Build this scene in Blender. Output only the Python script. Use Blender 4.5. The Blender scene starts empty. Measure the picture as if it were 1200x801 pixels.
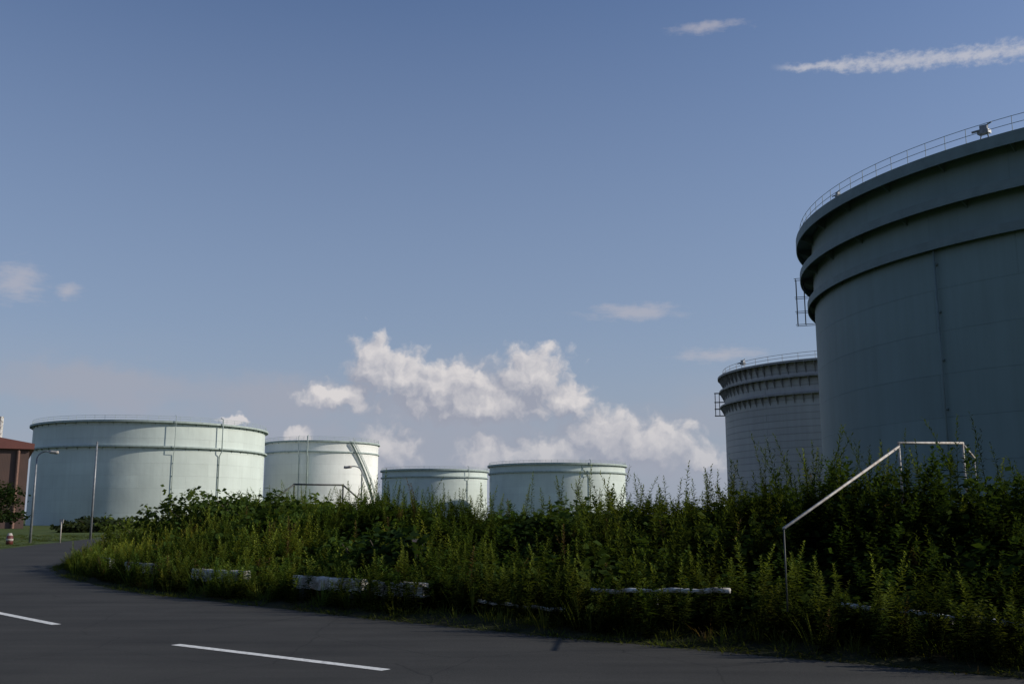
import bpy, math, random
import numpy as np
from mathutils import Vector, noise, Matrix

random.seed(7); rng = np.random.default_rng(7)
scene = bpy.context.scene
COL = scene.collection
F = 1166.7; TH = math.atan(205/F); CT, ST = math.cos(TH), math.sin(TH); CAMZ = 1.6
SUN_AZ = math.radians(90); SUN_EL = math.radians(27)

def ray(px, py):
    u = (px-600)/F; v = (400.5-py)/F
    return (u, CT - v*ST, ST + v*CT)
def azel(px, py):
    x, y, z = ray(px, py)
    return math.atan2(x, y), math.atan2(z, math.hypot(x, y))

# ------------------------------------------------------------ helpers
def new_obj(name, me, parent=None, label=None, cat=None, kind=None, group=None, loc=None):
    o = bpy.data.objects.new(name, me)
    COL.objects.link(o)
    if parent is not None: o.parent = parent
    if label: o["label"] = label
    if cat: o["category"] = cat
    if kind: o["kind"] = kind
    if group: o["group"] = group
    if loc is not None: o.location = loc
    return o

class MB:
    def __init__(s): s.v = []; s.f = []; s.uv = None
    def add(s, vs, fs):
        n = len(s.v); s.v += [tuple(p) for p in vs]; s.f += [tuple(i+n for i in f) for f in fs]
    def box(s, c, d, rz=0.0):
        cx, cy, cz = c; dx, dy, dz = d[0]/2, d[1]/2, d[2]/2
        ca, sa = math.cos(rz), math.sin(rz); vs = []
        for z in (-dz, dz):
            for x, y in ((-dx, -dy), (dx, -dy), (dx, dy), (-dx, dy)):
                vs.append((cx+x*ca-y*sa, cy+x*sa+y*ca, cz+z))
        s.add(vs, [(3,2,1,0),(4,5,6,7),(0,1,5,4),(1,2,6,5),(2,3,7,6),(3,0,4,7)])
    def tube(s, pts, r, n=6, closed=False, r2=None):
        pts = [Vector(p) for p in pts]; m = len(pts); vs = []
        for i, p in enumerate(pts):
            a = pts[i-1] if (i > 0 or closed) else pts[0]
            b = pts[(i+1) % m] if (i < m-1 or closed) else pts[-1]
            t = (b-a).normalized()
            up = Vector((0,0,1)) if abs(t.z) < 0.9 else Vector((1,0,0))
            x = t.cross(up).normalized(); y = x.cross(t).normalized()
            rr = r if r2 is None else r + (r2-r)*i/(m-1)
            for k in range(n):
                an = 2*math.pi*k/n
                vs.append(p + x*rr*math.cos(an) + y*rr*math.sin(an))
        fs = []
        for i in range(m if closed else m-1):
            j = (i+1) % m
            for k in range(n):
                l = (k+1) % n
                fs.append((i*n+k, i*n+l, j*n+l, j*n+k))
        if not closed:
            fs.append(tuple(range(n-1, -1, -1))); fs.append(tuple((m-1)*n+k for k in range(n)))
        s.add(vs, fs)
    def mesh(s, name, mat, smooth=False):
        me = bpy.data.meshes.new(name); me.from_pydata(s.v, [], s.f); me.update()
        if mat: me.materials.append(mat)
        if smooth: me.polygons.foreach_set("use_smooth", [True]*len(me.polygons))
        return me

# ------------------------------------------------------------ materials
def nt(mat):
    mat.use_nodes = True; t = mat.node_tree; return t, t.nodes, t.links
def simple(name, col, rough=0.6, var=0.25, scale=3.0, metal=0.0, dirt=None, bump=0.0):
    m = bpy.data.materials.new(name); t, N, L = nt(m)
    b = N["Principled BSDF"]; b.inputs["Roughness"].default_value = rough; b.inputs["Metallic"].default_value = metal
    tc = N.new("ShaderNodeTexCoord"); nz = N.new("ShaderNodeTexNoise"); nz.inputs["Scale"].default_value = scale
    nz.inputs["Detail"].default_value = 6; nz.inputs["Roughness"].default_value = .65
    L.new(tc.outputs["Object"], nz.inputs["Vector"])
    r = N.new("ShaderNodeValToRGB"); L.new(nz.outputs["Fac"], r.inputs["Fac"])
    d = dirt if dirt else tuple(c*(1-var) for c in col)
    r.color_ramp.elements[0].position = .35; r.color_ramp.elements[0].color = (*d, 1)
    r.color_ramp.elements[1].position = .6; r.color_ramp.elements[1].color = (*col, 1)
    L.new(r.outputs["Color"], b.inputs["Base Color"])
    if bump:
        bp = N.new("ShaderNodeBump"); bp.inputs["Strength"].default_value = bump; bp.inputs["Distance"].default_value = .02
        L.new(nz.outputs["Fac"], bp.inputs["Height"]); L.new(bp.outputs["Normal"], b.inputs["Normal"])
    return m

def tank_mat(name, col, seam=0.82, streak=0.25, platew=9.0, plateh=2.4, rustamt=0.3, mort=0.03):
    m = bpy.data.materials.new(name); t, N, L = nt(m)
    b = N["Principled BSDF"]; b.inputs["Roughness"].default_value = .55
    b.inputs["Specular IOR Level"].default_value = .25
    uv = N.new("ShaderNodeUVMap"); uv.uv_map = "UVMap"
    br = N.new("ShaderNodeTexBrick"); L.new(uv.outputs["UV"], br.inputs["Vector"])
    br.inputs["Scale"].default_value = 1; br.inputs["Brick Width"].default_value = platew; br.inputs["Row Height"].default_value = plateh
    br.inputs["Mortar Size"].default_value = mort; br.inputs["Mortar Smooth"].default_value = .5; br.inputs["Bias"].default_value = 0
    br.inputs["Color1"].default_value = (*[c*1.03 for c in col], 1); br.inputs["Color2"].default_value = (*[c*.95 for c in col], 1)
    br.inputs["Mortar"].default_value = (*[c*seam for c in col], 1)
    mp = N.new("ShaderNodeMapping"); mp.inputs["Scale"].default_value = (1.3, .07, 1); L.new(uv.outputs["UV"], mp.inputs["Vector"])
    n1 = N.new("ShaderNodeTexNoise"); n1.inputs["Scale"].default_value = 1; n1.inputs["Detail"].default_value = 7; n1.inputs["Roughness"].default_value = .7
    L.new(mp.outputs["Vector"], n1.inputs["Vector"])
    r1 = N.new("ShaderNodeMapRange"); r1.inputs[1].default_value = .4; r1.inputs[2].default_value = .72; r1.inputs[3].default_value = 0; r1.inputs[4].default_value = streak
    L.new(n1.outputs["Fac"], r1.inputs[0])
    mx = N.new("ShaderNodeMixRGB"); L.new(r1.outputs[0], mx.inputs["Fac"]); L.new(br.outputs["Color"], mx.inputs["Color1"])
    mx.inputs["Color2"].default_value = (col[0]*.45, col[1]*.42, col[2]*.38, 1)
    n2 = N.new("ShaderNodeTexNoise"); n2.inputs["Scale"].default_value = .12; n2.inputs["Detail"].default_value = 5
    L.new(uv.outputs["UV"], n2.inputs["Vector"])
    r2 = N.new("ShaderNodeMapRange"); r2.inputs[1].default_value = .3; r2.inputs[2].default_value = .7; r2.inputs[3].default_value = .88; r2.inputs[4].default_value = 1.06
    L.new(n2.outputs["Fac"], r2.inputs[0])
    m2 = N.new("ShaderNodeMixRGB"); m2.blend_type = 'MULTIPLY'; m2.inputs["Fac"].default_value = 1
    L.new(mx.outputs["Color"], m2.inputs["Color1"]); L.new(r2.outputs[0], m2.inputs["Color2"])
    n3 = N.new("ShaderNodeTexNoise"); n3.inputs["Scale"].default_value = 1.6; n3.inputs["Detail"].default_value = 9; n3.inputs["Roughness"].default_value = .8
    L.new(uv.outputs["UV"], n3.inputs["Vector"])
    r3 = N.new("ShaderNodeMapRange"); r3.inputs[1].default_value = .66; r3.inputs[2].default_value = .74; r3.inputs[3].default_value = 0; r3.inputs[4].default_value = rustamt
    L.new(n3.outputs["Fac"], r3.inputs[0])
    m3 = N.new("ShaderNodeMixRGB"); L.new(r3.outputs[0], m3.inputs["Fac"]); L.new(m2.outputs["Color"], m3.inputs["Color1"]); m3.inputs["Color2"].default_value = (.16, .09, .05, 1)
    L.new(m3.outputs["Color"], b.inputs["Base Color"])
    bp = N.new("ShaderNodeBump"); bp.inputs["Strength"].default_value = .4; bp.inputs["Distance"].default_value = .15
    ad = N.new("ShaderNodeMath"); ad.operation = 'MULTIPLY_ADD'; L.new(n2.outputs["Fac"], ad.inputs[0]); ad.inputs[1].default_value = 2.5
    L.new(br.outputs["Fac"], ad.inputs[2])
    L.new(ad.outputs[0], bp.inputs["Height"]); L.new(bp.outputs["Normal"], b.inputs["Normal"])
    return m

M_green = tank_mat("tank_paint_mint", (.59, .655, .605), streak=.16, rustamt=.15, seam=.88)
M_pale = tank_mat("tank_paint_pale", (.84, .85, .80), streak=.12, rustamt=.15, seam=.88)
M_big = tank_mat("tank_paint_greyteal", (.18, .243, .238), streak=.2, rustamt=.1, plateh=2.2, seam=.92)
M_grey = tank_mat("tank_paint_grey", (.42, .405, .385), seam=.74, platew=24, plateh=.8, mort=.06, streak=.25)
M_trim_g = simple("girder_paint_mint", (.37, .44, .41), .6, .25, 1.2)
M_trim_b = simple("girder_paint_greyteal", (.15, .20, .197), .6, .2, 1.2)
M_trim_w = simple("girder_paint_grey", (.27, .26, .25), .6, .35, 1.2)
M_steel = simple("galvanised_steel", (.28, .29, .30), .5, .4, 4, .3)
M_white = simple("chipped_white_paint", (.62, .62, .59), .7, .3, 4, dirt=(.16, .13, .10), bump=.5)
M_rail = simple("handrail_paint", (.46, .43, .39), .6, .3, 9, dirt=(.28, .23, .19))
M_dark = simple("dark_metal", (.05, .055, .05), .6, .4, 5)

def foliage(name, trans=.38):
    m = bpy.data.materials.new(name); t, N, L = nt(m); N.clear()
    out = N.new("ShaderNodeOutputMaterial"); at = N.new("ShaderNodeAttribute"); at.attribute_name = "tint"
    d = N.new("ShaderNodeBsdfDiffuse")
    tr = N.new("ShaderNodeBsdfTranslucent"); mx = N.new("ShaderNodeMixShader"); mx.inputs[0].default_value = trans
    g = N.new("ShaderNodeMixRGB"); g.blend_type = 'MULTIPLY'; g.inputs[0].default_value = 1; g.inputs["Color2"].default_value = (1.7, 1.6, .6, 1)
    L.new(at.outputs["Color"], d.inputs["Color"]); L.new(at.outputs["Color"], g.inputs["Color1"]); L.new(g.outputs[0], tr.inputs["Color"])
    L.new(d.outputs[0], mx.inputs[1]); L.new(tr.outputs[0], mx.inputs[2]); L.new(mx.outputs[0], out.inputs[0])
    return m
M_leaf = foliage("weed_foliage")

def asphalt():
    m = bpy.data.materials.new("asphalt"); t, N, L = nt(m); b = N["Principled BSDF"]
    b.inputs["Roughness"].default_value = .85; b.inputs["Specular IOR Level"].default_value = .2
    tc = N.new("ShaderNodeTexCoord")
    n1 = N.new("ShaderNodeTexNoise"); n1.inputs["Scale"].default_value = 45; n1.inputs["Detail"].default_value = 6; n1.inputs["Roughness"].default_value = .8
    n2 = N.new("ShaderNodeTexNoise"); n2.inputs["Scale"].default_value = .35; n2.inputs["Detail"].default_value = 6; n2.inputs["Roughness"].default_value = .6
    mp = N.new("ShaderNodeMapping"); mp.inputs["Rotation"].default_value = (0, 0, math.radians(38)); mp.inputs["Scale"].default_value = (.25, 2.2, 1)
    n3 = N.new("ShaderNodeTexNoise"); n3.inputs["Scale"].default_value = .9; n3.inputs["Detail"].default_value = 5
    L.new(tc.outputs["Object"], mp.inputs["Vector"]); L.new(mp.outputs[0], n3.inputs["Vector"])
    for n in (n1, n2): L.new(tc.outputs["Object"], n.inputs["Vector"])
    a = N.new("ShaderNodeMath"); a.operation = 'MULTIPLY'; L.new(n1.outputs["Fac"], a.inputs[0])
    s = N.new("ShaderNodeMath"); s.operation = 'ADD'; L.new(n2.outputs["Fac"], s.inputs[0]); L.new(n3.outputs["Fac"], s.inputs[1]); L.new(s.outputs[0], a.inputs[1])
    r = N.new("ShaderNodeMapRange"); r.inputs[1].default_value = .25; r.inputs[2].default_value = .8; r.inputs[3].default_value = .018; r.inputs[4].default_value = .062
    L.new(a.outputs[0], r.inputs[0])
    c = N.new("ShaderNodeMixRGB"); c.blend_type = 'MULTIPLY'; c.inputs[0].default_value = 1; L.new(r.outputs[0], c.inputs[1]); c.inputs[2].default_value = (1.0, .97, .87, 1)
    v = N.new("ShaderNodeTexVoronoi"); v.feature = 'DISTANCE_TO_EDGE'; v.inputs["Scale"].default_value = .45
    wv = N.new("ShaderNodeMixRGB"); wv.inputs[0].default_value = .12; L.new(tc.outputs["Object"], wv.inputs[1])
    n4 = N.new("ShaderNodeTexNoise"); n4.inputs["Scale"].default_value = 1.5; n4.inputs["Detail"].default_value = 5; L.new(tc.outputs["Object"], n4.inputs["Vector"])
    L.new(n4.outputs["Color"], wv.inputs[2]); L.new(wv.outputs[0], v.inputs["Vector"])
    rc = N.new("ShaderNodeMapRange"); rc.inputs[1].default_value = 0; rc.inputs[2].default_value = .006; rc.inputs[3].default_value = .6; rc.inputs[4].default_value = 1
    L.new(v.outputs["Distance"], rc.inputs[0])
    c2 = N.new("ShaderNodeMixRGB"); c2.blend_type = 'MULTIPLY'; c2.inputs[0].default_value = 1; L.new(c.outputs[0], c2.inputs[1]); L.new(rc.outputs[0], c2.inputs[2])
    L.new(c2.outputs[0], b.inputs["Base Color"])
    bp = N.new("ShaderNodeBump"); bp.inputs["Strength"].default_value = .5; bp.inputs["Distance"].default_value = .008
    L.new(n1.outputs["Fac"], bp.inputs["Height"]); L.new(bp.outputs[0], b.inputs["Normal"])
    return m
M_asph = asphalt()

def ground_mat(name, cols, s1=.25, s2=9):
    m = bpy.data.materials.new(name); t, N, L = nt(m); b = N["Principled BSDF"]; b.inputs["Roughness"].default_value = .95; b.inputs["Specular IOR Level"].default_value = .1
    tc = N.new("ShaderNodeTexCoord")
    n1 = N.new("ShaderNodeTexNoise"); n1.inputs["Scale"].default_value = s1; n1.inputs["Detail"].default_value = 8
    n2 = N.new("ShaderNodeTexNoise"); n2.inputs["Scale"].default_value = s2; n2.inputs["Detail"].default_value = 8; n2.inputs["Roughness"].default_value = .75
    for n in (n1, n2): L.new(tc.outputs["Object"], n.inputs["Vector"])
    a = N.new("ShaderNodeMath"); a.operation = 'ADD'; L.new(n1.outputs["Fac"], a.inputs[0]); L.new(n2.outputs["Fac"], a.inputs[1])
    h = N.new("ShaderNodeMath"); h.operation = 'MULTIPLY'; h.inputs[1].default_value = .5; L.new(a.outputs[0], h.inputs[0])
    r = N.new("ShaderNodeValToRGB"); L.new(h.outputs[0], r.inputs[0]); e = r.color_ramp.elements
    e[0].position = .38; e[0].color = (*cols[0], 1); e[1].position = .62; e[1].color = (*cols[2], 1)
    x = e.new(.5); x.color = (*cols[1], 1)
    L.new(r.outputs[0], b.inputs["Base Color"])
    bp = N.new("ShaderNodeBump"); bp.inputs["Strength"].default_value = .8; bp.inputs["Distance"].default_value = .06
    L.new(n2.outputs["Fac"], bp.inputs["Height"]); L.new(bp.outputs[0], b.inputs["Normal"])
    return m
M_grassg = ground_mat("grassy_ground", [(.03, .045, .015), (.06, .085, .025), (.10, .12, .04)])
M_soil = ground_mat("bank_soil", [(.014, .016, .008), (.022, .026, .011), (.045, .04, .022)], .6, 12)

# ------------------------------------------------------------ road path
KEY = [(34,-13),(22,-3),(12,5),(5.1,10.4),(0,14.4),(-4.6,18.6),(-8.3,22.2),(-11.4,26.4),(-13.6,30.2),(-15.4,34.5),(-17.6,43),(-20,52),(-23.5,66),(-28,88),(-33,120)]
def catmull(P, n=14):
    out = []
    for i in range(1, len(P)-2):
        p0, p1, p2, p3 = map(np.array, (P[i-1], P[i], P[i+1], P[i+2]))
        for k in range(n):
            t = k/n
            out.append(.5*((2*p1)+(-p0+p2)*t+(2*p0-5*p1+4*p2-p3)*t*t+(-p0+3*p1-3*p2+p3)*t**3))
    out.append(np.array(P[-2], float)); return np.array(out)
EDGE = catmull(KEY)
TAN = np.gradient(EDGE, axis=0); TAN /= np.linalg.norm(TAN, axis=1)[:, None]
NR = np.stack([TAN[:,1], -TAN[:,0]], 1)
S = np.concatenate([[0], np.cumsum(np.linalg.norm(np.diff(EDGE, axis=0), axis=1))])
SMAX = S[-1]
def at(s, off):
    x = np.interp(s, S, EDGE[:,0]); y = np.interp(s, S, EDGE[:,1])
    nx = np.interp(s, S, NR[:,0]); ny = np.interp(s, S, NR[:,1])
    return x+nx*off, y+ny*off
def s_of_y(y): return float(np.interp(y, EDGE[:,1], S))
PROF_O = [0, .5, 1.5, 3, 4.6, 5.6, 7.4, 9.5, 11.5]
PROF_Z = [-.02, .05, .12, .35, 1.1, 1.4, 1.35, .3, -.05]
def bank_h(off, s): return np.interp(off, PROF_O, PROF_Z) * np.interp(s, [s_of_y(13), s_of_y(18), s_of_y(30), s_of_y(50)], [1.0, .85, .95, 1.0])

me = bpy.data.meshes.new("ground")
G = 4000
me.from_pydata([(-G,-G,-.012),(G,-G,-.012),(G,G,-.012),(-G,G,-.012)], [], [(0,1,2,3)]); me.materials.append(M_grassg)
new_obj("ground", me, kind="structure")

def strip(offa, offb, z, name, mat, ss=None):
    ss = S if ss is None else ss
    vs = []; fs = []
    for i, s in enumerate(ss):
        oa = offa(s) if callable(offa) else offa; ob = offb(s) if callable(offb) else offb
        for o in (oa, ob):
            x, y = at(s, o); vs.append((float(x), float(y), z))
        if i: fs.append((2*i-2, 2*i-1, 2*i+1, 2*i))
    me = bpy.data.meshes.new(name); me.from_pydata(vs, [], fs); me.materials.append(mat); return me
def width(s):
    return -float(np.interp(s, [0, s_of_y(24), s_of_y(40), SMAX], [15.5, 9.0, 5.9, 5.6]))
ed = lambda s: .12 + .2*noise.noise(Vector((s*.8, 3, 0))) + .1*noise.noise(Vector((s*4, 7, 0)))
ssd = np.linspace(0, SMAX, 900)
new_obj("road", strip(ed, width, -.004, "road", M_asph, ssd), kind="structure")
M_line = simple("road_paint", (.74, .74, .70), .7, .3, 14, dirt=(.42, .42, .4))
def proj_s(x, y):
    d = np.hypot(EDGE[:,0]-x, EDGE[:,1]-y); i = int(np.argmin(d))
    v = np.array([x, y])-EDGE[i]; return float(S[i] + v@TAN[i]), float(v@NR[i])
for (a, b) in (((-1.34,11.05),(-4.3,13.2)), ((-6.9,15.6),(-9.55,18.3)), ((4.0,7.1),(1.3,9.1)), ((-11.7,21.2),(-13.5,24.3))):
    dv = np.array(b, float)-np.array(a, float); dv /= np.linalg.norm(dv); nn = np.array([dv[1], -dv[0]])*.07
    vs = [(a[0]-nn[0],a[1]-nn[1],.0),(a[0]+nn[0],a[1]+nn[1],.0),(b[0]+nn[0],b[1]+nn[1],.0),(b[0]-nn[0],b[1]-nn[1],.0)]
    me = bpy.data.meshes.new("lane_marking"); me.from_pydata(vs, [], [(0,1,2,3)]); me.materials.append(M_line)
    new_obj("road_marking", me, kind="structure")

# embankment
offs = np.linspace(0.0, 11.5, 40); vs = []; fs = []
sse = np.linspace(0, SMAX, 300)
for i, s in enumerate(sse):
    for j, o in enumerate(offs):
        x, y = at(s, o); z = float(bank_h(o, s)) + (.14*noise.noise(Vector((float(x)*.5, float(y)*.5, 0))) * min(1, o/2) if o < 10 else 0)
        vs.append((float(x), float(y), z))
        if i and j: n = len(offs); fs.append(((i-1)*n+j-1, (i-1)*n+j, i*n+j, i*n+j-1))
me = bpy.data.meshes.new("embankment"); me.from_pydata(vs, [], fs); me.materials.append(M_soil)
me.polygons.foreach_set("use_smooth", [True]*len(me.polygons))
new_obj("embankment", me, kind="structure")

# ------------------------------------------------------------ plant templates
def tmpl_leaves(P0, D, L, W, side=None, droop=.15):
    n = len(P0)
    up = np.array([0, 0, 1.0]); sd = np.cross(D, up) if side is None else side
    nn = np.linalg.norm(sd, axis=1)[:, None]; sd = sd/np.maximum(nn, 1e-4)
    mid = P0 + D*L[:, None]*.45
    tip = P0 + D*L[:, None]; tip[:, 2] -= L*droop
    V = np.empty((n, 4, 3)); V[:,0] = P0; V[:,1] = mid+sd*W[:,None]*.5; V[:,2] = tip; V[:,3] = mid-sd*W[:,None]*.5
    Q = np.arange(n*4).reshape(n, 4); return V.reshape(-1, 3), Q
def goldenrod(h, n, r, lw=1.0, ll=1.0, branch=0):
    lean = r.uniform(-.16, .16, 2)*h
    cx = lambda z: np.stack([lean[0]*z**2, lean[1]*z**2, h*z], -1)
    zz = np.linspace(.06, 1, n)**.9
    P0 = cx(zz); a = np.arange(n)*2.399 + r.uniform(0, 6)
    up = .15 + .8*zz**2 + r.uniform(-.35, .3, n); up = np.clip(up, -.2, 1.3)
    L = (.15*(1-.7*zz**2.2))*r.uniform(.6, 1.3, n)*ll; L *= np.where(zz < .25, .8, 1)
    W = (.030*(1-.5*zz)*r.uniform(.8, 1.2, n)+.006)*lw
    for b in range(branch):
        z0 = r.uniform(.45, .8); ab = r.uniform(0, 6.28); nb = n//5; q = np.linspace(.1, 1, nb)
        bl = h*r.uniform(.15, .32); dr = np.array([math.cos(ab)*.4, math.sin(ab)*.4, .9])
        Pb = cx(np.full(nb, z0)) + dr*(q*bl)[:, None]
        P0 = np.vstack([P0, Pb]); a = np.concatenate([a, np.arange(nb)*2.4+ab]); up = np.concatenate([up, np.full(nb, .7)+r.uniform(-.3, .3, nb)])
        L = np.concatenate([L, .085*(1.2-.6*q)*ll]); W = np.concatenate([W, np.full(nb, .017)*lw]); zz = np.concatenate([zz, np.clip(z0+q*.2, 0, 1)])
    n = len(P0)
    D = np.stack([np.cos(a)*np.cos(up), np.sin(a)*np.cos(up), np.sin(up)], 1)
    V, Q = tmpl_leaves(P0, D, L, W, None, .22)
    sh = np.repeat(.24+1.1*zz**1.6 + r.uniform(-.12, .12, n), 4)  # shade put into the tint: dark low leaves, brighter tips
    k = 5; zs = np.linspace(0, .97, k); c = cx(zs); SV = []
    for i in range(k):
        rr = .007*(1-.7*zs[i])
        for q in range(3): SV.append(c[i] + np.array([rr*math.cos(q*2.09), rr*math.sin(q*2.09), 0]))
    SQ = [(i*3+q, i*3+(q+1)%3, (i+1)*3+(q+1)%3, (i+1)*3+q) for i in range(k-1) for q in range(3)]
    V2 = np.vstack([V, np.array(SV)]); Q2 = np.vstack([Q, np.array(SQ)+len(V)])
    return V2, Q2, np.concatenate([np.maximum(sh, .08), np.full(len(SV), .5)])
def clump(rx, rz, n, size, r):
    d = r.normal(size=(n, 3)); d[:, 2] = np.abs(d[:, 2])*1.0+.05; d /= np.linalg.norm(d, axis=1)[:, None]
    ph = r.uniform(0, 6, 3)
    rad = r.uniform(.45, 1.0, n)**.6 * (1+.22*np.sin(d[:,0]*5+ph[0])*np.cos(d[:,1]*4+ph[1])+.15*np.sin(d[:,2]*9+d[:,0]*7+ph[2]))
    P = d*rad[:, None]*np.array([rx, rx, rz])
    a = r.uniform(0, 6.28, n); e = r.uniform(-.5, .5, n)
    D = np.stack([np.cos(a)*np.cos(e), np.sin(a)*np.cos(e), np.sin(e)], 1)
    nrm = d + r.normal(size=(n, 3))*.55; side = np.cross(D, nrm)
    L = size*r.uniform(.7, 1.3, n); V, Q = tmpl_leaves(P, D, L, L*.7, side, .12)
    return V, Q, np.repeat(.32+.75*np.clip(rad*d[:,2]+.3, 0, 1) + r.uniform(-.15, .15, n), 4)  # leaves brighten with height, shading put into the tint
def tuft(h, n, r, wd=.014, e0=.7):
    a = r.uniform(0, 6.28, n); e = r.uniform(e0, 1.5, n); q = r.uniform(0, .14, n)
    P = np.stack([np.cos(a)*q, np.sin(a)*q, np.zeros(n)], 1)
    D = np.stack([np.cos(a)*np.cos(e), np.sin(a)*np.cos(e), np.sin(e)], 1)
    L = h*r.uniform(.5, 1.2, n); V, Q = tmpl_leaves(P, D, L, np.full(n, wd), None, .18)
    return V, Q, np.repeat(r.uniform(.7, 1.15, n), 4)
GR = [goldenrod(h, n, rng, branch=b) for h, n, b in ((1.0, 60, 0), (1.15, 64, 1), (.9, 52, 0), (1.05, 60, 2), (1.2, 64, 0), (.8, 50, 2))]
GX = [goldenrod(h, 40, rng, 2.3, 1.3, 3) for h in (1.0, .9, .8, 1.05)]
CL = [clump(.55, .6, 130, .13, rng) for _ in range(5)]
BL = [clump(.5, .75, 100, .2, rng) for _ in range(3)]
TU = [tuft(.42, 16, rng) for _ in range(5)]
TG = [tuft(1.0, 18, rng, .018, 1.05) for _ in range(4)]
GRL = [goldenrod(h, 34, rng, 1.3, 1.0, b) for h, b in ((1.0, 0), (1.15, 1), (.9, 0), (.8, 1))]

def pick_color(kind, x, y, lift=1.0):
    p = noise.noise(Vector((x*.22, y*.22, 4))); p2 = noise.noise(Vector((x*.8, y*.8, 14))); q = random.random()
    base = {'g': (.058, .088, .018), 'x': (.036, .064, .016), 'c': (.040, .070, .017), 'b': (.026, .048, .015), 't': (.080, .108, .027), 'y': (.175, .215, .042)}[kind]  # y: yellow-green with sunlit brightness put into the colour
    f = (.85 + .6*p + .55*p2 + random.uniform(-.15, .2))*lift
    r_, g_, b_ = [c*max(.3, f) for c in base]
    if p > .1: r_ *= 1.12
    if q < .025 and kind in 'gty': r_, g_, b_ = .11, .075, .04
    elif q < .12: r_ *= 1.3; g_ *= 1.12
    return (r_, g_, b_)
def build_mass(insts, name, **kw):
    VV = []; QQ = []; CC = []; n = 0
    for (T, x, y, z, ro, sc, sz, tx, ty, col) in insts:
        V, Q, sh = T
        c, s = math.cos(ro), math.sin(ro)
        X = V[:,0]*sc; Y = V[:,1]*sc; Z = V[:,2]*sz
        W = np.stack([X*c-Y*s + tx*Z*Z + x, X*s+Y*c + ty*Z*Z + y, Z+z], 1)
        VV.append(W); QQ.append(Q+n); n += len(V)
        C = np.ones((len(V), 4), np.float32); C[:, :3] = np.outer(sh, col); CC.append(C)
    V = np.vstack(VV).astype(np.float32); Q = np.vstack(QQ).astype(np.int32); C = np.vstack(CC)
    me = bpy.data.meshes.new(name)
    me.vertices.add(len(V)); me.vertices.foreach_set("co", V.ravel())
    me.loops.add(Q.size); me.loops.foreach_set("vertex_index", Q.ravel())
    me.polygons.add(len(Q)); me.polygons.foreach_set("loop_start", np.arange(0, Q.size, 4, dtype=np.int32))
    me.polygons.foreach_set("loop_total", np.full(len(Q), 4, np.int32))
    me.update(calc_edges=True)
    a = me.attributes.new("tint", 'FLOAT_COLOR', 'POINT'); a.data.foreach_set("color", np.clip(C, 0, 1).astype(np.float32).ravel())
    me.materials.append(M_leaf)
    return me

S0 = proj_s(13, 4.2)[0]
S30 = s_of_y(30); S66 = s_of_y(64)
SY = s_of_y(17)
def s_px(px, off):
    ss = np.linspace(S[3], s_of_y(34), 3000); x, y = at(ss, off); a = np.arctan2(x, y); tgt = math.atan2((px-600)/F, ray(px, 680)[1])
    return float(ss[np.argmin(np.abs(a-tgt))])
BARS = [(500, 440, "broken white painted concrete barrier half hidden by weeds"), (428, 347, "long white painted concrete barrier half hidden by weeds"), (290, 228, "short white concrete barrier block in grass"), (183, 148, "short white concrete barrier block in grass"), (130, 110, "small white concrete block at the verge end")]
BOFF = 1.0
BAR_S = [(s_px(a, BOFF), s_px(b_, BOFF)) for a, b_, _ in BARS]
def in_front_of_bar(s, off, m=.15): return off < BOFF+.12 and any(s0-m < s < s1+m for s0, s1 in BAR_S)
def hbase(off): return np.interp(off, [.3, 1.0, 2.5, 4.5, 7, 9], [.3, .62, .9, .95, 1.0, .8])
insts = []
def put(T, s, off, kind, sc, sz=None, lift=1.0):
    x, y = at(s, off); x = float(x); y = float(y)
    lift *= float(np.interp(s, [SY-6, SY], [.72, 1.0]))  # weeds on the right darkened, shade put into their colour
    insts.append((T, x, y, float(bank_h(off, s))-.04, random.uniform(0, 6.28), sc, sz or sc, random.uniform(-.14, .14), random.uniform(-.14, .14), pick_color(kind, x, y, lift)))
def hmod(s, off):
    x, y = at(s, off); x = float(x); y = float(y)
    return (1 + .55*noise.noise(Vector((x*.28, y*.28, 9))) + .35*noise.noise(Vector((x*.9, y*.9, 19))))*np.interp(s, [S0, s_of_y(14), s_of_y(18), S30, S66], [1.2, 1.1, .88, .98, 1.05])
for _ in range(3800):
    s = random.uniform(S0, S30); off = random.uniform(.9, 7.3)
    pn = noise.noise(Vector((s*.4, off*.5, 1)))
    if random.random() > .6+pn*1.4: continue
    h = float(hbase(off))*hmod(s, off)*random.uniform(.55, 1.3)
    lf = float(np.interp(s, [SY-2, SY+3], [1.0, 1.6]))  # weeds on the left brightened, sunlight put into their colour
    put(random.choice(GR), s, off, 'g', .9+.2*random.random(), h, lf)
for _ in range(1500):
    s = random.uniform(S0, S30); off = random.uniform(.9, 7.3)
    h = float(hbase(off))*hmod(s, off)*random.uniform(.5, .95)
    put(random.choice(GX), s, off, 'x', 1.1+.45*random.random(), h, 1.15)
for _ in range(1100):
    s = random.uniform(S30, S66); off = random.uniform(.5, 7.5)
    h = float(hbase(off))*hmod(s, off)*random.uniform(.65, 1.1)
    put(random.choice(GRL), s, off, 'g', 1.5, h, 1.6)  # far left weeds get the same painted sunlight lift
for _ in range(680):
    s = random.uniform(S0, S30); off = random.uniform(1.3, 7.5)
    k = random.uniform(.5, 1.15); put(random.choice(CL), s, off, 'c', k*1.2, k*hmod(s, off)*.95, 1.1)
for _ in range(520):
    s = random.uniform(S30-8, S66); off = random.uniform(2.2, 7.5)
    k = random.uniform(.9, 1.7); put(random.choice(CL), s, off, 'c', k, k*random.uniform(.65, 1.0), 1.3)
for _ in range(110):
    s = random.uniform(S0, S30); off = random.uniform(1.5, 6)
    put(random.choice(BL), s, off, 'b', random.uniform(.6, 1.1), random.uniform(.5, .9), 1.1)
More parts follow.
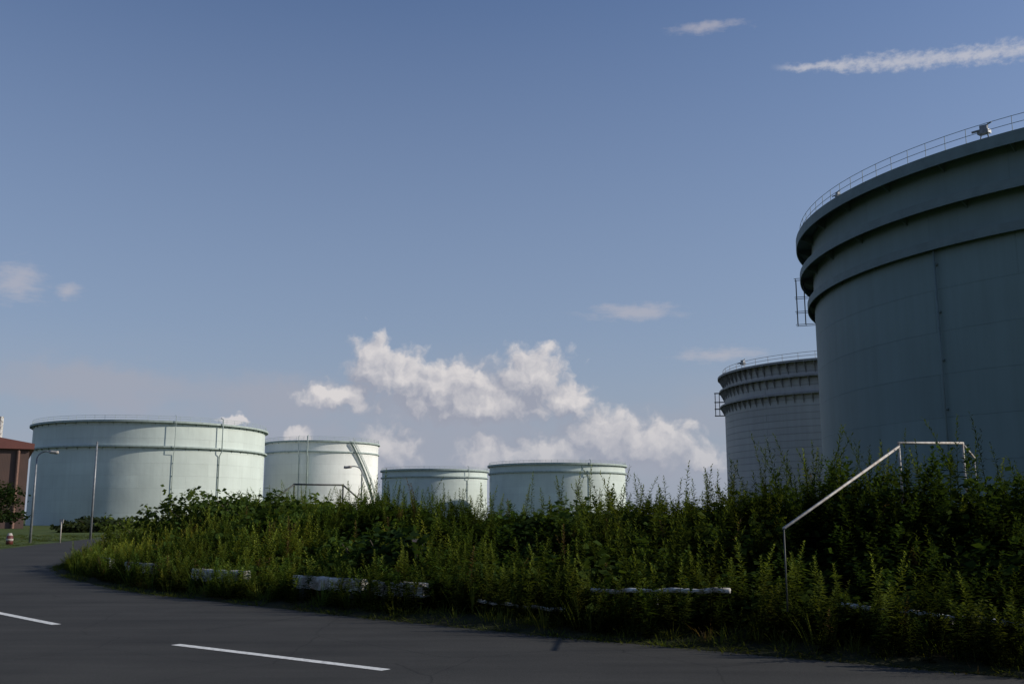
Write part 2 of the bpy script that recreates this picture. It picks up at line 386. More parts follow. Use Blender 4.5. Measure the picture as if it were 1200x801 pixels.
for _ in range(500):
    s = random.uniform(SY, s_of_y(46)); off = .95+random.random()*2.6
    if noise.noise(Vector((s*.3, off*.5, 33))) < -.05: continue
    put(random.choice(TG), s, off, 'y', random.uniform(.9, 1.5), random.uniform(.4, .8), .8)
for _ in range(1800):
    s = random.uniform(SY, s_of_y(46)); off = .4+random.random()*3.2
    if in_front_of_bar(s, off) and random.random() < .8: continue
    pn = noise.noise(Vector((s*.35, off*.6, 44)))
    if pn < -.2: continue
    put(random.choice(GR), s, off, 'y', 1.15, float(np.interp(off, [.4, 1, 2.5], [.35, .6, .95]))*random.uniform(.6, 1.2)*(1+pn*.6), 1.0)
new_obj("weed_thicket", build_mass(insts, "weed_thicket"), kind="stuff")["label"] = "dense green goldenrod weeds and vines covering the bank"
insts = []
for _ in range(3900):
    s = random.uniform(S0, s_of_y(48)); off = .1+random.random()**1.4*2.2
    if noise.noise(Vector((s*.45, off*.8, 5))) < -.15: continue
    k = random.uniform(.3, .9)*(.45 if off < .5 else 1)
    if in_front_of_bar(s, off): k = min(k, .75)
    put(random.choice(TU), s, off, 't', random.uniform(.6, 1.1), k)
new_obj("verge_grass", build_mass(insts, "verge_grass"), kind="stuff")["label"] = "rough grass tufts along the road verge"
insts = []
for _ in range(2000):
    x = random.uniform(-62, -24); y = random.uniform(40, 92)
    sp, op = proj_s(x, y)
    if op > width(sp)-.2: continue
    insts.append((random.choice(TU), x, y, -.01, random.uniform(0, 6), 1.3, random.uniform(.2, .5), 0, 0, pick_color('t', x, y)))
new_obj("lawn_grass", build_mass(insts, "lawn_grass"), kind="stuff")["label"] = "short green grass beside the road bend"

proto = []
for i in range(8):
    T = goldenrod(1.05, 105, rng, 1.0, .85, (0, 0, 1, 0, 0, 0, 1, 2)[i])
    k = (.9, 1.1, 1.0, .8, 1.2, .95, 1.05, .7)[i]
    proto.append(build_mass([(T, 0, 0, 0, 0, 1.1, 1.0, 0, 0, (.095*k, .122*k, .027*k))], "goldenrod_plant"))
SR = s_of_y(17)
for i in range(270):
    if i < 180: s = random.uniform(S0+1, SR); off = random.choice((random.uniform(.6, 2.4), random.uniform(.6, 2.4), random.uniform(4.5, 7.2)))
    else: s = random.uniform(SR, s_of_y(27)); off = random.choice((random.uniform(1.15, 2.6), random.uniform(4.5, 7)))
    x, y = at(s, off); o = bpy.data.objects.new("goldenrod_plant", random.choice(proto)); COL.objects.link(o)
    h = (.92 if off < 3 else 1.2)*random.uniform(.6, 1.25)*(1 if i < 180 else .88)
    o.location = (float(x), float(y), float(bank_h(off, s))-.03); o.scale = (1.0, 1.0, h)
    o.rotation_euler = (random.uniform(-.1, .1), random.uniform(-.1, .1), random.uniform(0, 6.28))
    o["label"] = "tall green goldenrod spire on the weedy roadside bank"; o["category"] = "plant"; o["group"] = "goldenrod spires on the bank"

M_bark = simple("bark", (.09, .07, .05), .9, .4, 10)
def shrub(name, label, x, y, z, rx, rz, n, size, col):
    e = new_obj(name, None, label=label, cat="shrub", loc=(x, y, z))
    L_ = [(clump(rx*.7, rz*.85, n//2, size, rng), 0, 0, 0, 0, 1, 1, 0, 0, col)]
    for k in range(6):
        a = k*1.05+rng.uniform(0, .6); q = rx*rng.uniform(.35, .75); f_ = rng.uniform(.75, 1.2)
        L_.append((clump(rx*.38, rz*.45, n//12, size, rng), math.cos(a)*q, math.sin(a)*q, rz*rng.uniform(.1, .55), 0, 1, 1, 0, 0, tuple(c*f_ for c in col)))
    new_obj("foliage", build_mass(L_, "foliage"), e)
    b = MB()
    for k in range(5):
        a = k*1.3; b.tube([(0, 0, -.1), (math.cos(a)*rx*.3, math.sin(a)*rx*.3, rz*.4), (math.cos(a)*rx*.6, math.sin(a)*rx*.6, rz*.75)], .03+rx*.01, 5, r2=.008)
    new_obj("stem", b.mesh("stem", M_bark), e)
    return e
def ground_at(px, dist):
    x, y, z = ray(px, 600); h = math.hypot(x, y); return x/h*dist, y/h*dist
for (px, d, z, rx, rz, n, sz, c, lab) in (
    (462, 19.2, .25, .9, 1.25, 700, .2, (.024, .045, .016), "dark broad-leaved shrub growing among roadside weeds"),
    (425, 21, .4, .8, .9, 500, .17, (.034, .06, .018), "broad-leaved shrub growing among roadside weeds"),
    (1075, 21, 1.35, .75, .8, 520, .13, (.06, .12, .025), "bright green leafy shrub on top of the weedy bank"),
    (235, 33, .9, 2.2, 1.6, 2200, .16, (.058, .086, .021), "wide rounded shrub on the weedy bank"),
    (300, 32, 1.0, 2.2, 1.45, 2000, .16, (.048, .078, .02), "wide rounded shrub on the weedy bank"),
    (360, 31, 1.0, 1.8, 1.15, 1500, .16, (.052, .082, .02), "wide rounded shrub on the weedy bank"),
    (440, 29, .95, 1.6, 1.0, 1200, .15, (.044, .072, .019), "rounded leafy shrub on the weedy bank"),
    (180, 36, .4, 1.9, 1.35, 1400, .16, (.07, .095, .024), "yellow-green rounded shrub at the edge of the bank"),
    (600, 24, .9, 1.3, .9, 900, .15, (.04, .068, .018), "rounded leafy shrub on the weedy bank"),
    (700, 22, .9, 1.2, 1.0, 900, .15, (.036, .062, .018), "rounded leafy shrub on the weedy bank"),
    (900, 19.5, 1.2, 1.2, 1.0, 900, .14, (.03, .052, .016), "dark leafy shrub on the weedy bank"),
    (1190, 18, 1.2, 1.2, 1.15, 900, .14, (.034, .058, .017), "leafy shrub beside the handrail on the bank"),
    (120, 120, -.1, 4.2, 1.9, 900, .5, (.025, .035, .018), "dark low shrub on flat ground before a storage tank"),
    (150, 125, -.1, 3.6, 1.6, 800, .5, (.022, .032, .016), "dark low shrub on flat ground before a storage tank"),
    (88, 118, -.1, 2.4, 1.3, 600, .45, (.03, .04, .018), "dark low shrub on flat ground before a storage tank")):
    x, y = ground_at(px, d); shrub("shrub", lab, x, y, z, rx, rz, n, sz, c)

tx, ty = ground_at(-2, 74)
tree = new_obj("tree", None, label="small dark leafy tree beside the road bend", cat="tree", loc=(tx, ty, 0))
b = MB(); b.tube([(0,0,-.1),(.05,0,1),(.0,.1,2)], .16, 8, r2=.1)
for k in range(7):
    a = k*.95; b.tube([(0,.05,1.3+.1*k),(math.cos(a)*.8, math.sin(a)*.8, 2.2+.15*k),(math.cos(a)*1.4, math.sin(a)*1.4, 2.9+.1*k)], .06, 5, r2=.015)
new_obj("trunk", b.mesh("trunk", M_bark), tree)
cs = []
for k in range(18):
    a = random.uniform(0, 6.28); rr = random.uniform(.2, 1.5)
    cs.append((clump(.8, .7, 130, .2, rng), math.cos(a)*rr, math.sin(a)*rr, random.uniform(1.0, 3.2), 0, 1, 1, 0, 0, (.026*random.uniform(.7, 1.3), .042, .014)))
new_obj("crown", build_mass(cs, "crown"), tree)

# ------------------------------------------------------------ tanks
def shell_angle(cx, cy, R, px, py=500):
    x, y, z = ray(px, py); h = math.hypot(x, y); dx, dy = x/h, y/h
    b = dx*cx+dy*cy; c = cx*cx+cy*cy-R*R; disc = max(0, b*b-c); t = b-math.sqrt(disc)
    return math.atan2(dy*t-cy, dx*t-cx)
def tank(cx, cy, R, H, mat, trim, girders, label, pipes=(), stair=None, segs=160, bracket=2.6, rr=.045, lip=.3, nozzles=(), ladder=None, straight=False, bk=.85, rin=.08, rh=.9, sp=2.0):
    T = new_obj("storage_tank", None, label=label, cat="storage tank", loc=(cx, cy, -.02), group="cylindrical oil storage tanks")
    vs = []; fs = []; uvs = []
    for i in range(segs):
        a = 2*math.pi*i/segs
        for z in (0, H*.5, H): vs.append((R*math.cos(a), R*math.sin(a), z))
    for i in range(segs):
        j = (i+1) % segs
        for k in range(2):
            fs.append((i*3+k, j*3+k, j*3+k+1, i*3+k+1))
            u0 = 2*math.pi*R*i/segs; u1 = 2*math.pi*R*(i+1)/segs; z0 = H*.5*k; z1 = H*.5*(k+1)
            uvs += [(u0, z0), (u1, z0), (u1, z1), (u0, z1)]
    me = bpy.data.meshes.new("shell"); me.from_pydata(vs, [], fs); u = me.uv_layers.new(name="UVMap")
    u.data.foreach_set("uv", np.array(uvs, np.float32).ravel()); me.materials.append(mat)
    me.polygons.foreach_set("use_smooth", [True]*len(me.polygons)); me.update()
    new_obj("shell", me, T)
    b = MB(); n = 96
    vs = [(0, 0, H-1.9)] + [((R-.03)*math.cos(2*math.pi*i/n), (R-.03)*math.sin(2*math.pi*i/n), H-2.6) for i in range(n)]
    b.add(vs, [(0, i+1, (i+1) % n+1) for i in range(n)]); new_obj("roof", b.mesh("roof", trim), T)
    for gi, (z, w) in enumerate(girders):
        lp = lip*(1.3 if gi == 0 else 1)
        b = MB(); prof = [(R+.003, z), (R+w, z), (R+w, z-lp), (R+w-.08, z-lp), (R+w-.08, z-.1), (R+.003, z-.1)]
        m = len(prof); vs = []; fs = []
        for i in range(segs):
            a = 2*math.pi*i/segs
            for (r, zz) in prof: vs.append((r*math.cos(a), r*math.sin(a), zz))
        for i in range(segs):
            j = (i+1) % segs
            for k in range(m):
                l = (k+1) % m; fs.append((i*m+k, i*m+l, j*m+l, j*m+k))
        b.add(vs, fs)
        nb = int(2*math.pi*R/bracket)
        for i in range(nb):
            a = 2*math.pi*(i+.3*gi)/nb; c, s_ = math.cos(a), math.sin(a); th = .03
            tx_, ty_ = -s_*th, c*th; r0, r1 = R+.01, R+w-.09
            P = [(r0, z-.11), (r1, z-.11), (r1, z-.26), (r0, z-.26-w*bk)]
            vs = [(r*c+tx_, r*s_+ty_, zz) for r, zz in P] + [(r*c-tx_, r*s_-ty_, zz) for r, zz in P]
            b.add(vs, [(0,1,2,3),(7,6,5,4),(1,0,4,5),(2,1,5,6),(3,2,6,7)])
        new_obj("wind_girder", b.mesh("wind_girder", trim), T)
    b = MB(); w = girders[0][1]-rin; nr = max(48, int(2*math.pi*R/sp)); z0 = girders[0][0]
    P = [((R+w)*math.cos(2*math.pi*i/nr), (R+w)*math.sin(2*math.pi*i/nr)) for i in range(nr)]
    for zz in (rh*.55, rh): b.tube([(x, y, z0+zz) for x, y in P], rr, 5, closed=True)
    for x, y in P: b.tube([(x, y, z0), (x, y, z0+rh)], rr, 4)
    new_obj("railing", b.mesh("railing", trim), T)
    for (px, r) in pipes:
        a = shell_angle(cx, cy, R, px); c, s_ = math.cos(a), math.sin(a); b = MB(); q = R+r+.12
        g = min(z for z, _ in girders)-1.6; wj = max(w_ for _, w_ in girders)+r+.15
        if straight:
            g = min(z for z, _ in girders)-.12; b.tube([(q*c, q*s_, .4), (q*c, q*s_, g)], r, 8)
        else:
            b.tube([(q*c, q*s_, .4), (q*c, q*s_, g), ((R+wj)*c, (R+wj)*s_, g+.9), ((R+wj)*c, (R+wj)*s_, H+.9), ((R+.2)*c, (R+.2)*s_, H+1.15)], r, 8)
        for zz in np.arange(2, g, 2.5): b.box(((R+r*.5+.05)*c, (R+r*.5+.05)*s_, float(zz)), (r+.1, r*3, .12), a)
        new_obj("riser_pipe", b.mesh("riser_pipe", trim, True), T)
    for (px, sc) in nozzles:
        a = shell_angle(cx, cy, R, px, 250); c, s_ = math.cos(a), math.sin(a); b = MB(); q = R+.6; z0 = girders[0][0]
        b.box((q*c, q*s_, z0+.9*sc), (.7*sc, 1.1*sc, .35*sc), a); b.box((q*c, q*s_, z0+1.35*sc), (.5*sc, .7*sc, .5*sc), a+.2)
        for dx in (-.45, .45):
            b.tube([(q*c-s_*dx*sc, q*s_+c*dx*sc, z0), (q*c-s_*dx*sc*.6, q*s_+c*dx*sc*.6, z0+.9*sc)], .06*sc, 6)
        b.tube([(q*c, q*s_, z0+1.2*sc), ((q+.7*sc)*c+s_*.9*sc, (q+.7*sc)*s_-c*.9*sc, z0+.95*sc)], .12*sc, 8)
        b.tube([(q*c, q*s_, z0+1.5*sc), ((q)*c-s_*.8*sc, (q)*s_+c*.8*sc, z0+1.75*sc)], .07*sc, 8)
        new_obj("foam_nozzle", b.mesh("foam_nozzle", M_steel), T)
    if stair:
        pa, pb = stair; a0 = shell_angle(cx, cy, R, pa); a1 = shell_angle(cx, cy, R, pb); b = MB(); n = 70
        for r in (R+.15, R+.95):
            b.tube([(r*math.cos(a0+(a1-a0)*i/n), r*math.sin(a0+(a1-a0)*i/n), H-.3+(1.2-H)*i/n) for i in range(n+1)], .12, 5)
        r = R+.95
        for dz in (.55, 1.05):
            b.tube([(r*math.cos(a0+(a1-a0)*i/n), r*math.sin(a0+(a1-a0)*i/n), H-.3+dz+(1.2-H)*i/n) for i in range(n+1)], .045, 5)
        for i in range(n+1):
            a = a0+(a1-a0)*i/n; z = H-.3+(1.2-H)*i/n
            b.box(((R+.55)*math.cos(a), (R+.55)*math.sin(a), z), (.76, .28, .05), a)
            if i % 5 == 0: b.tube([(r*math.cos(a), r*math.sin(a), z), (r*math.cos(a), r*math.sin(a), z+1.05)], .04, 4)
        new_obj("stairway", b.mesh("stairway", trim), T)
    if ladder:
        a, za, zb, rad, sc = ladder; c, s_ = math.cos(a), math.sin(a); b = MB()
        for dr in (rad*.55, rad):
            for dt in (-.3, .3):
                b.tube([((R+dr)*c-s_*dt, (R+dr)*s_+c*dt, za), ((R+dr)*c-s_*dt, (R+dr)*s_+c*dt, zb)], .04*sc, 5)
        for zz in np.arange(za+.1, zb, .45):
            for dr in (rad*.55, rad):
                b.tube([((R+dr)*c+s_*.3, (R+dr)*s_-c*.3, zz), ((R+dr)*c-s_*.3, (R+dr)*s_+c*.3, zz)], .022*sc, 4)
        for zz in (za, za+.9, (za+zb)/2+.3, zb):
            for dt in (-.3, .3):
                b.tube([(R*c-s_*dt, R*s_+c*dt, zz), ((R+rad+.12)*c-s_*dt, (R+rad+.12)*s_+c*dt, zz)], .035*sc, 5)
        new_obj("caged_ladder", b.mesh("caged_ladder", M_dark), T)
    return T
def polar(az, d): a = math.radians(az); return d*math.sin(a), d*math.cos(a)
c1 = polar(-19.8, 230); tank(*c1, 23.6, 20.2, M_green, M_trim_g, [(20.2, .7), (15.3, .6)], "wide pale mint oil tank with ladder and rim railing", pipes=((258, .11), (205, .06)), rr=.028, rin=.5)
c2 = polar(-10.75, 263.6); tank(*c2, 14.4, 20.2, M_pale, M_trim_g, [(20.2, .45), (17.6, .3)], "whitish oil tank with diagonal side stairway", pipes=((362, .16), (352, .07)), stair=(412, 443), rr=.03, rin=.4)
c3 = polar(-4.4, 412); tank(*c3, 21.4, 20.2, M_green, M_trim_g, [(20.2, .8), (17.4, .6)], "pale mint oil tank rising behind the weeds", pipes=((548, .12),), rr=.04, lip=.5, rin=.6)
c4 = polar(2.58, 371); tank(*c4, 25.0, 20.2, M_green, M_trim_g, [(20.2, .8), (17.4, .6)], "broad pale mint oil tank rising behind the weeds", pipes=((690, .12),), rr=.04, lip=.5, rin=.6)
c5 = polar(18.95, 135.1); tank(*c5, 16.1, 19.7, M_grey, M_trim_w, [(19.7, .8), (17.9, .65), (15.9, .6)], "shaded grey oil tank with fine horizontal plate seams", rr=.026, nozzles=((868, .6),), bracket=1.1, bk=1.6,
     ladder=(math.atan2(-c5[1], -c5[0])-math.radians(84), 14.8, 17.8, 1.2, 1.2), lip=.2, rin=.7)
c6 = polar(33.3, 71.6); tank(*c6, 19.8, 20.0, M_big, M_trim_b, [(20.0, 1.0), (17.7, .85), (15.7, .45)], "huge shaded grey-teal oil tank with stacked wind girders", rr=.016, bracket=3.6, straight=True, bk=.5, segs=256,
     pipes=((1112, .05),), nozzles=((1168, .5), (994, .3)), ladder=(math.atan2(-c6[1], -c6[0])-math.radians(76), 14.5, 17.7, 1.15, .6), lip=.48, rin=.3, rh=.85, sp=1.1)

# ------------------------------------------------------------ handrails over the bank
def handrail(P, label, r, mat, drop=1.25, gap=.0):
    T = new_obj("stair_handrail", None, label=label, cat="handrail", loc=P[0][:2]+(0,), group="steel handrails crossing the bank")
    o = Vector(P[0][:2]+(0,)); Q = [Vector(p)-o for p in P]
    ext = (Q[2]-Q[1]).normalized()*.03
    b = MB(); b.tube([Q[1]-ext, Q[2]+ext], r, 8); new_obj("top_rail", b.mesh("top_rail", mat, True), T)
    dn = Vector((0, 0, gap))
    b = MB(); b.tube([Q[0], Q[1]-dn], r*.95, 8); new_obj("sloping_rail", b.mesh("sloping_rail", mat, True), T)
    b = MB(); b.tube([Q[2]-dn*.3, Q[3]], r*.95, 8); new_obj("sloping_rail", b.mesh("sloping_rail", mat, True), T)
    for q, dd, rr_, m_ in zip(Q, (1.0, drop, drop, 1.1), (.5, .9, 1.0, .5), (M_dark, mat, mat, mat)):
        b = MB(); b.tube([q, q-Vector((0, 0, dd))], r*rr_, 8); new_obj("post", b.mesh("post", m_, True), T)
    return T
n1 = (.64, .77); p2 = (6.2, 16.0)
f = lambda L, z: (p2[0]+n1[0]*L, p2[1]+n1[1]*L, z)
handrail([f(-4.4, 1.46), f(0, 2.77), f(3.5, 2.965), f(4.2, 2.72)], "pale painted steel pipe handrail rising from the weeds", .021, M_rail, gap=.06)
n2 = (.89, .46); p2b = (-8.1, 37.4); f2 = lambda L, z: (p2b[0]+n2[0]*L, p2b[1]+n2[1]*L, z)
handrail([f2(-1.58, 1.6), f2(0, 2.8), f2(1.88, 2.8), f2(2.5, 2.3)], "dark pipe handrail standing on the bank", .032, M_dark)  # dark metal colour stands in for shade on this rail

# ------------------------------------------------------------ white barriers along verge
def barrier(s0, s1, off, z0, z1, label, th=.16):
    x0, y0 = at(s0, off); x1, y1 = at(s1, off); L = math.hypot(x1-x0, y1-y0); rz = math.atan2(y1-y0, x1-x0)
    e = new_obj("concrete_barrier", None, label=label, cat="road barrier", loc=(float(x0+x1)/2, float(y0+y1)/2, 0), group="white blocks along the verge"); e.rotation_euler = (random.uniform(-.05, .05), random.uniform(-.012, .012), rz)
    n = max(3, int(L/.2)); vs = []; fs = []
    for i in range(n+1):
        x = -L/2+L*i/n; j = lambda: random.uniform(-.015, .015)
        for (yy, zz) in ((-th/2, z0), (-th/2, z1-.04), (-th/2+.03, z1), (th/2-.03, z1), (th/2, z1-.04), (th/2, z0)):
            vs.append((x, yy+j(), zz+j()))
        if i:
            for k in range(6):
                l = (k+1) % 6; fs.append(((i-1)*6+k, (i-1)*6+l, i*6+l, i*6+k))
    fs.append(tuple(range(5, -1, -1))); fs.append(tuple(n*6+k for k in range(6)))
    b = MB(); b.add(vs, fs); new_obj("beam", b.mesh("beam", M_white), e)
    for x in np.linspace(-L/2+.3, L/2-.3, max(2, int(L/1.6)+1)):
        b = MB(); b.box((float(x), .02, z0/2-.05), (.16, th*.7, z0+.09)); new_obj("support", b.mesh("support", M_dark), e)
for (s0, s1), (_, _, lab) in zip(BAR_S, BARS):
    barrier(s0, s1, BOFF, .28, .51, lab)
def piperail(px0, px1, off, z0, z1, r, label):
    s0, s1 = s_px(px0, off), s_px(px1, off); x0, y0 = map(float, at(s0, off))
    T = new_obj("pipe_barrier", None, label=label, cat="road barrier", loc=(x0, y0, 0), group="white pipe barriers along the verge"); P = []
    n = 10
    for i in range(n+1):
        s = s0+(s1-s0)*i/n; x, y = map(float, at(s, off)); P.append((x-x0, y-y0, z0+(z1-z0)*i/n+.014*math.sin(i*2.1)))
    b = MB(); b.tube(P, r, 8, r2=r*.85); new_obj("rail", b.mesh("rail", M_white, True), T)
    i = n//2
    b = MB(); b.tube([(P[i][0], P[i][1]+.06, -.1), (P[i][0], P[i][1]+.06, P[i][2]-.02)], r*.7, 8); new_obj("post", b.mesh("post", M_dark, True), T)
piperail(855, 693, 1.15, .64, .54, .036, "broken chipped white pipe rail among weeds")
piperail(668, 560, 1.1, .24, .28, .03, "low chipped white pipe rail near the ground")
piperail(1260, 985, 1.5, .36, .50, .036, "chipped white pipe rail in dark weeds")
insts = []
for _ in range(1300):
    s = random.uniform(s_px(1230, 1), s_px(108, 1)); off = random.uniform(.4, 1.25)
    if in_front_of_bar(s, off): 
        if noise.noise(Vector((s*1.3, 0, 50))) < -.1: continue
    elif noise.noise(Vector((s*1.1, off, 50))) < -.12: continue
    T_ = random.choice(GR+GX[:2]+TG[:1]); k = random.uniform(.3, .78)
    put(T_, s, off, random.choice('ggxt'), min(1.0, k*1.3), k, 1.0 if s < SY else 1.6)  # left part lifted, sunlight put into the weed colour
new_obj("verge_weeds", build_mass(insts, "verge_weeds"), kind="stuff")["label"] = "low weeds growing over the white verge barriers"

x, y = ground_at(478, 19.9)
sg = new_obj("signboard", None, label="faded red and white warning signboard among leaves", cat="sign", loc=(x, y, -.12))
b = MB(); b.box((0, 0, .95), (.6, .03, .7), .15); new_obj("panel", b.mesh("panel", simple("sign_white", (.22, .17, .18), .6, .3, 3)), sg)
M_red = simple("sign_red", (.11, .045, .048), .6, .4, 5)
b = MB()
for i, (zz, w) in enumerate(((1.2, .5), (1.02, .4), (.84, .46), (.68, .32))):
    b.box((.003, -.022, zz), (w, .012, .07), .15)
new_obj("faded_print", b.mesh("faded_print", M_red), sg)
for dx in (-.26, .26):
    b = MB(); b.tube([(dx, .06, -.2), (dx, .06, 1.25)], .02, 6); new_obj("post", b.mesh("post", M_steel), sg)

# ------------------------------------------------------------ lamps, poles, building
def lamp(px, dist, H, arm, label):
    x, y = ground_at(px, dist); T = new_obj("street_lamp", None, label=label, cat="street lamp", loc=(x, y, 0), group="street lamps")
    b = MB(); b.tube([(0, 0, -.1), (0, 0, H*.5), (0, 0, H-.5)], .09, 8, r2=.05); new_obj("pole", b.mesh("pole", M_steel, True), T)
    sg_ = 1 if arm > 0 else -1; A = abs(arm); b = MB()
    b.tube([(0, 0, H-.55)]+[(sg_*A*.6*(1-math.cos(t))*.9, 0, H-.5+.5*math.sin(t)) for t in np.linspace(.1, 1.57, 7)]+[(sg_*A*.8, 0, H-.02)], .045, 6); new_obj("arm", b.mesh("arm", M_steel, True), T)
    b = MB(); b.tube([(sg_*A*.72, 0, H-.03), (sg_*A*.85, 0, H-.05), (sg_*A*1.1, 0, H-.08), (sg_*A*1.22, 0, H-.06)], .1, 8); new_obj("lamp_head", b.mesh("lamp_head", M_rail, True), T)
lamp(38, 71, 5.75, 1.1, "galvanised street lamp with short curved arm on grass")
lamp(423, 75, 5.3, -1.1, "street lamp with curved arm behind the weedy bank")
x, y = ground_at(108, 80); T = new_obj("utility_pole", None, label="slim pale steel pole standing before a tank", cat="pole", loc=(x, y, 0))
b = MB(); b.tube([(0, 0, -.1), (0, 0, 7.0)], .09, 8, r2=.07); new_obj("shaft", b.mesh("shaft", M_steel, True), T)
b = MB(); b.tube([(0, 0, 7.0), (0, 0, 7.1)], .09, 8, r2=.03); new_obj("cap", b.mesh("cap", M_steel), T)
x, y = ground_at(73, 70); T = new_obj("marker_post", None, label="thin pale marker post at the road bend", cat="post", loc=(x, y, 0))
b = MB(); b.tube([(0, 0, -.05), (0, 0, 1.3)], .04, 8); new_obj("shaft", b.mesh("shaft", M_rail, True), T)
b = MB(); b.box((0, 0, 1.35), (.24, .04, .24)); new_obj("plate", b.mesh("plate", M_rail), T)
x, y = ground_at(14, 68); T = new_obj("traffic_barrel", None, label="red and white barrel standing on the grass", cat="barrel", loc=(x, y, 0))
M_r = simple("barrel_red", (.12, .03, .025), .5, .2, 4)
b = MB(); b.tube([(0, 0, -.02), (0, 0, .25), (0, 0, .26), (0, 0, .5)], .2, 16, r2=.18); new_obj("drum", b.mesh("drum", M_r, True), T)
b = MB(); b.tube([(0, 0, .2), (0, 0, .32)], .205, 16); new_obj("stripe", b.mesh("stripe", M_rail, True), T)
b = MB(); b.tube([(0, 0, .5), (0, 0, .55), (0, 0, .65)], .18, 16, r2=.1); new_obj("lid", b.mesh("lid", M_rail, True), T)

def corr(name, c1_, c2_, amt=.3):
    m = bpy.data.materials.new(name); t, N, L = nt(m); b = N["Principled BSDF"]; b.inputs["Roughness"].default_value = .7
    tc = N.new("ShaderNodeTexCoord"); w = N.new("ShaderNodeTexWave"); w.inputs["Scale"].default_value = 1.6; w.inputs["Distortion"].default_value = 0
    nz = N.new("ShaderNodeTexNoise"); nz.inputs["Scale"].default_value = .6; nz.inputs["Detail"].default_value = 8
    L.new(tc.outputs["Object"], w.inputs["Vector"]); L.new(tc.outputs["Object"], nz.inputs["Vector"])
    mx = N.new("ShaderNodeMixRGB"); L.new(nz.outputs["Fac"], mx.inputs[0]); mx.inputs[1].default_value = (*c1_, 1); mx.inputs[2].default_value = (*c2_, 1)
    m2 = N.new("ShaderNodeMixRGB"); m2.blend_type = 'MULTIPLY'; m2.inputs[0].default_value = amt; L.new(mx.outputs[0], m2.inputs[1]); L.new(w.outputs["Color"], m2.inputs[2])
    L.new(m2.outputs[0], b.inputs["Base Color"]); return m
th = math.radians(27); ca, sa = math.cos(th), math.sin(th)
cxr, cyr = ground_at(34, 160)
bx, by = cxr + (-11.6*ca - 15*sa), cyr + (-11.6*sa + 15*ca)
B = new_obj("industrial_building", None, label="rusty brown corrugated industrial hall with red roof", cat="building", loc=(bx, by, 0)); B.rotation_euler = (0, 0, th)
b = MB(); b.box((0, 0, 5.6), (22, 30, 11.2)); new_obj("wall", b.mesh("wall", corr("rusty_cladding", (.13, .072, .055), (.075, .048, .04), .2)), B)
b = MB()
vs = [(-11.6,-15.6,11.21),(11.6,-15.6,11.21),(11.6,15.6,11.21),(-11.6,15.6,11.21),(-11.6,-15.6,16.0),(11.6,-15.6,12.0),(11.6,15.6,12.0),(-11.6,15.6,16.0)]
b.add(vs, [(3,2,1,0),(4,5,6,7),(0,1,5,4),(1,2,6,5),(2,3,7,6),(3,0,4,7)])
new_obj("roof", b.mesh("roof", corr("red_roof", (.20, .065, .05), (.13, .05, .042), .1)), B)
M_rp = simple("rust_pipe", (.20, .11, .08), .8)
for dx, rr_, hh in ((5.0, .12, 11), (9.6, .22, 11)):
    b = MB(); b.tube([(dx, -15.25, 0), (dx, -15.25, hh)], rr_, 8); new_obj("pipe", b.mesh("pipe", M_rp), B)
b = MB(); b.tube([(7.0, -10, 12), (7.0, -10, 15.0), (7.0, -10, 15.1), (7.0, -10, 16.2)], .35, 10); new_obj("roof_vent", b.mesh("roof_vent", M_white), B)

# ------------------------------------------------------------ camera
cam = bpy.data.cameras.new("camera"); cam.lens = 35; cam.sensor_width = 36; cam.clip_end = 12000; cam.clip_start = .1
co = bpy.data.objects.new("camera", cam); COL.objects.link(co); co.location = (0, 0, CAMZ); co.rotation_euler = (math.pi/2+TH, 0, 0); scene.camera = co

# ------------------------------------------------------------ sun + sky
sd = Vector((math.sin(SUN_AZ)*math.cos(SUN_EL), math.cos(SUN_AZ)*math.cos(SUN_EL), math.sin(SUN_EL)))
sl = bpy.data.lights.new("sun", 'SUN'); sl.energy = 3.9; sl.angle = math.radians(.5); sl.color = (1, .93, .82)
so = bpy.data.objects.new("sun", sl); COL.objects.link(so); so.rotation_euler = (-sd).to_track_quat('-Z', 'Y').to_euler()

w = bpy.data.worlds.new("World"); scene.world = w; w.use_nodes = True; T = w.node_tree; N = T.nodes; L = T.links
w.cycles.sampling_method = 'NONE'
bg = N["Background"]; STR = .10; bg.inputs["Strength"].default_value = STR
sky = N.new("ShaderNodeTexSky"); sky.sky_type = 'NISHITA'; sky.sun_disc = False; sky.sun_elevation = SUN_EL; sky.sun_rotation = SUN_AZ
sky.air_density = 1.0; sky.dust_density = 1.2; sky.ozone_density = 2.0
tc = N.new("ShaderNodeTexCoord"); sp = N.new("ShaderNodeSeparateXYZ"); L.new(tc.outputs["Generated"], sp.inputs[0])
def M(op, a, b=None, c=None, clamp=False):
    n = N.new("ShaderNodeMath"); n.operation = op; n.use_clamp = clamp
    for i, v in enumerate((a, b, c)):
        if v is None: continue
        if isinstance(v, (int, float)): n.inputs[i].default_value = v
        else: L.new(v, n.inputs[i])
    return n.outputs[0]
def VM(op, a, b=None, sc=None):
    n = N.new("ShaderNodeVectorMath"); n.operation = op
    for i, v in enumerate((a, b)):
        if v is None: continue
        if isinstance(v, tuple): n.inputs[i].default_value = v
        else: L.new(v, n.inputs[i])
    if sc is not None: n.inputs["Scale"].default_value = sc
    return n.outputs["Value"] if op == 'LENGTH' else n.outputs["Vector"]
def RG(v, a, b, c, d, smooth=True):
    n = N.new("ShaderNodeMapRange"); n.interpolation_type = 'SMOOTHSTEP' if smooth else 'LINEAR'
    L.new(v, n.inputs[0])
    for i, q in enumerate((a, b, c, d)): n.inputs[i+1].default_value = q
    return n.outputs[0]
az = M('ARCTAN2', sp.outputs[0], sp.outputs[1]); el = M('ARCSINE', sp.outputs[2])
